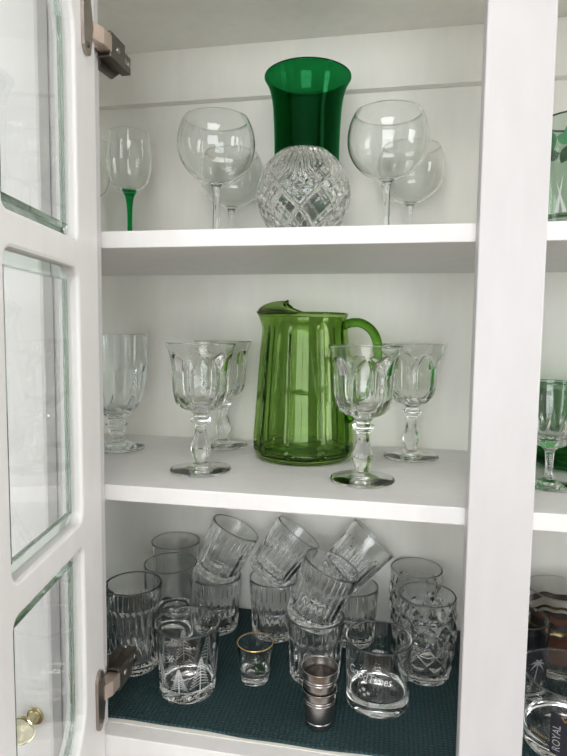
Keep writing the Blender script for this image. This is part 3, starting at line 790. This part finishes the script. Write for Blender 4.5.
# ------------------------------------------------------------------ right bay
# leaf-painted glass on the top shelf
px, py = .4720, .0720
t = thing('leaf_print_glass', 'sage-tinted tall glass with painted green leaves, right of the centre stile', 'glass', (px, py, S1+.0003))
rf = tumbler(t, .1100, .0300, .0310, .0022, .012, SAGE, None, None, 72)
fc = facecam(px, py)
for k in range(11):
    u0 = -PI+2*PI*k/11+.1
    for (dv, ang, l) in ((.096, -1.2, .020), (.088, -.4, .017)):
        V, F = [], []; m = 8
        for i in range(m+1):
            s = i/m; wd = .0055*math.sin(PI*s)**.8
            for e in (-1, 1): V.append((s*l*math.cos(ang)-e*wd*math.sin(ang), s*l*math.sin(ang)+e*wd*math.cos(ang)))
            if i: b = 2*i; F.append((b-2, b-1, b+1, b))
        obj('painted_leaf', wrap(V, rf, fc+u0+.3*(dv < .09), dv), F, LEAFG, t)
V = []; F = []
for j in range(72):
    th = 2*PI*j/72
    for (r, z) in ((.0312, .1085), (.0313, .1101), (.0300, .1104)): V.append((r*math.cos(th), r*math.sin(th), z))
for j in range(72):
    k = (j+1) % 72
    for q in range(2): F.append((j*3+q, k*3+q, k*3+q+1, j*3+q+1))
obj('dark_rim', V, F, DARKRIM, t)
# pressed lower facets: raised grass blades round the foot of the wall
for k in range(14):
    V, F = [], []; l = random.uniform(.02, .04); ang = PI/2+random.uniform(-.35, .35)
    for i in range(6):
        s = i/5; wd = .0018*(1-s)
        for e in (-1, 1): V.append((s*l*math.cos(ang)-e*wd*math.sin(ang), s*l*math.sin(ang)+e*wd*math.cos(ang)))
        if i: b = 2*i; F.append((b-2, b-1, b+1, b))
    obj('painted_blade', wrap(V, rf, fc-1.6+3.2*k/13, .016), F, FROST, t)

# cut crystal wine glass and green bowl on the middle shelf
t = thing('cut_crystal_wine_glass', 'cut crystal stemmed glass in front of a green bowl, right bay', 'wine glass', (.4740, .1040, S2+.0003))
def cm(th, r, z):
    n = 12; u = frac(th*n/(2*PI))*2-1; zt = .082-.022*abs(u)
    return r-.0020*sst(0, .006, zt-z)*sst(.044, .050, z)*(1-abs(u))-.0006*0, z
foot = [(0, .0014), (.018, .001), (.026, 0), (.0278, .0005), (.0278, .0016), (.024, .0026), (.012, .0046), (.0055, .008)]
stem = cr([(.0055, .008), (.0042, .016), (.0046, .030), (.0054, .038), (.0090, .0425), (.0130, .0445)], 4)
bo = cr([(.0130, .0445), (.0185, .0490), (.0222, .0560), (.0252, .0720), (.0272, .0920), (.0284, .1138)], 10)
bi = cr([(.0270, .1144), (.0256, .0920), (.0232, .0740), (.0196, .0610), (.0120, .0550), (0, .0535)], 6)
def stm(th, r, z): return r*(1-.10*abs(math.sin(3*th))*sst(.009, .014, z)*(1-sst(.036, .042, z))), z
lathe(t, [('foot', CRYSTAL, foot, None), ('stem', CRYSTAL, stem, stm), ('bowl', CRYSTAL, bo, cm), ('bowl', CRYSTAL, [(.0282, .1146), (.0276, .1148), (.0270, .1144)], None), ('bowl', CRYSTAL, bi, None)], 144)

t = thing('green_glass_bowl', 'deep emerald green glass bowl behind the crystal stemmed glass', 'bowl', (.5260, .2090, S2+.0003))
bo = cr([(.036, .002), (.052, .012), (.062, .035), (.066, .062), (.0665, .0850), (.0655, .1000)], 6)
bi = cr([(.0635, .1008), (.0645, .085), (.0640, .062), (.060, .036), (.050, .016), (.030, .0075), (0, .007)], 6)
lathe(t, [('base', JADE, [(0, .001), (.030, .001), (.032, 0), (.036, .002)], None), ('body', JADE, bo, None), ('body', JADE, [(.0650, .1012), (.0643, .1014), (.0635, .1008)], None), ('body', JADE, bi, None)], 80)

# bottom right glasses
t = thing('palm_print_tumbler', 'tumbler with dark band and grey palm tree print, right bay', 'tumbler', (.4640, .1480, FL))
rf = tumbler(t, .0930, .0270, .0310, .0020, .010, CLEAR, None, None, 72)
V, F = [], []
for j in range(73):
    th = 2*PI*j/72
    for z in (.022, .034, .046, .058, .068): V.append(((rf(z)+.0002)*math.cos(th), (rf(z)+.0002)*math.sin(th), z))
    if j:
        for q in range(4): b = j*5+q; F.append((b-5, b, b+1, b-4))
obj('dark_band', V, F, DARKBAND, t)
def palm(th0):
    V, F = [], []
    def st(pts, w0, w1):
        for i, (u, v) in enumerate(pts):
            a, c = pts[max(0, i-1)], pts[min(len(pts)-1, i+1)]; d = Vector((c[0]-a[0], c[1]-a[1])).normalized(); ww = w0+(w1-w0)*i/(len(pts)-1)
            V.extend([(u-d.y*ww, v+d.x*ww), (u+d.y*ww, v-d.x*ww)])
            if i: b = len(V)-2; F.append((b-2, b-1, b+1, b))
    st([(.001*k, .0045*k) for k in range(6)], .0010, .0007)
    cx, cy = .005, .0225
    for a in (.2, .9, 1.9, 2.7, 3.4, -.5):
        st([(cx+.0105*s*math.cos(a), cy+.0105*s*math.sin(a)-.006*s*s) for s in (0, .25, .5, .75, 1)], .0020, .0003)
    return wrap(V, rf, th0, .028, .0005), F
fc = facecam(.464, .148)
for k in range(5):
    V, F = palm(fc+.50+2*PI*k/5); obj('printed_palm', V, F, GREYPRINT, t)

t = thing('amber_band_glass', 'tall clear glass with amber and gold bands, behind the palm print tumbler', 'glass', (.5200, .2080, FL))
rf = tumbler(t, .1060, .0330, .0385, .0018, .010, CLEAR, None, None, 72)
for nm, za, zb, mt in (('amber_band', .074, .082, AMBER), ('gold_band', .060, .064, GOLD), ('amber_band', .020, .056, AMBER)):
    V, F = [], []
    for j in range(73):
        th = 2*PI*j/72
        for z in (za, (za+zb)/2, zb): zz = z+.0012*math.sin(8*th); V.append(((rf(zz)+.0002)*math.cos(th), (rf(zz)+.0002)*math.sin(th), zz))
        if j:
            for q in range(2): b = j*3+q; F.append((b-3, b, b+1, b-2))
    obj(nm, V, F, mt, t)

qx, qy = .4940, .0640
t = thing('label_rocks_glass', 'low clear rocks glass with dark upright label, front corner of right bay', 'tumbler', (qx, qy, FL))
rf = tumbler(t, .0760, .0445, .0475, .0024, .0150, CLEAR, None, None, 96)
fc = facecam(qx, qy); la = fc-.12
V, F = [], []
LW, LH = .0190, .0440
for i in range(9):
    for k in range(2): V.append((-LW/2+LW*i/8, (0, LH)[k]))
    if i: b = 2*i; F.append((b-2, b, b+1, b-1))
obj('printed_label', wrap(V, rf, la, .0120, .0003), F, DARKBAND, t)
V, F = text_tris('ROYAL', .0088)
obj('label_lettering', wrap([(-v[1]*1.2-.0030, v[0]+.018) for v in V], rf, la, .0120, .0007), F, GREYPRINT, t)
V = [(-.004, .004), (0, -.001), (.004, .004), (.004, .0056), (0, .0008), (-.004, .0056)]
obj('gold_chevron', wrap([(v[0]+.004, v[1]) for v in V], rf, la, .0500, .0007), [(0, 1, 4, 5), (1, 2, 3, 4)], GOLD, t)
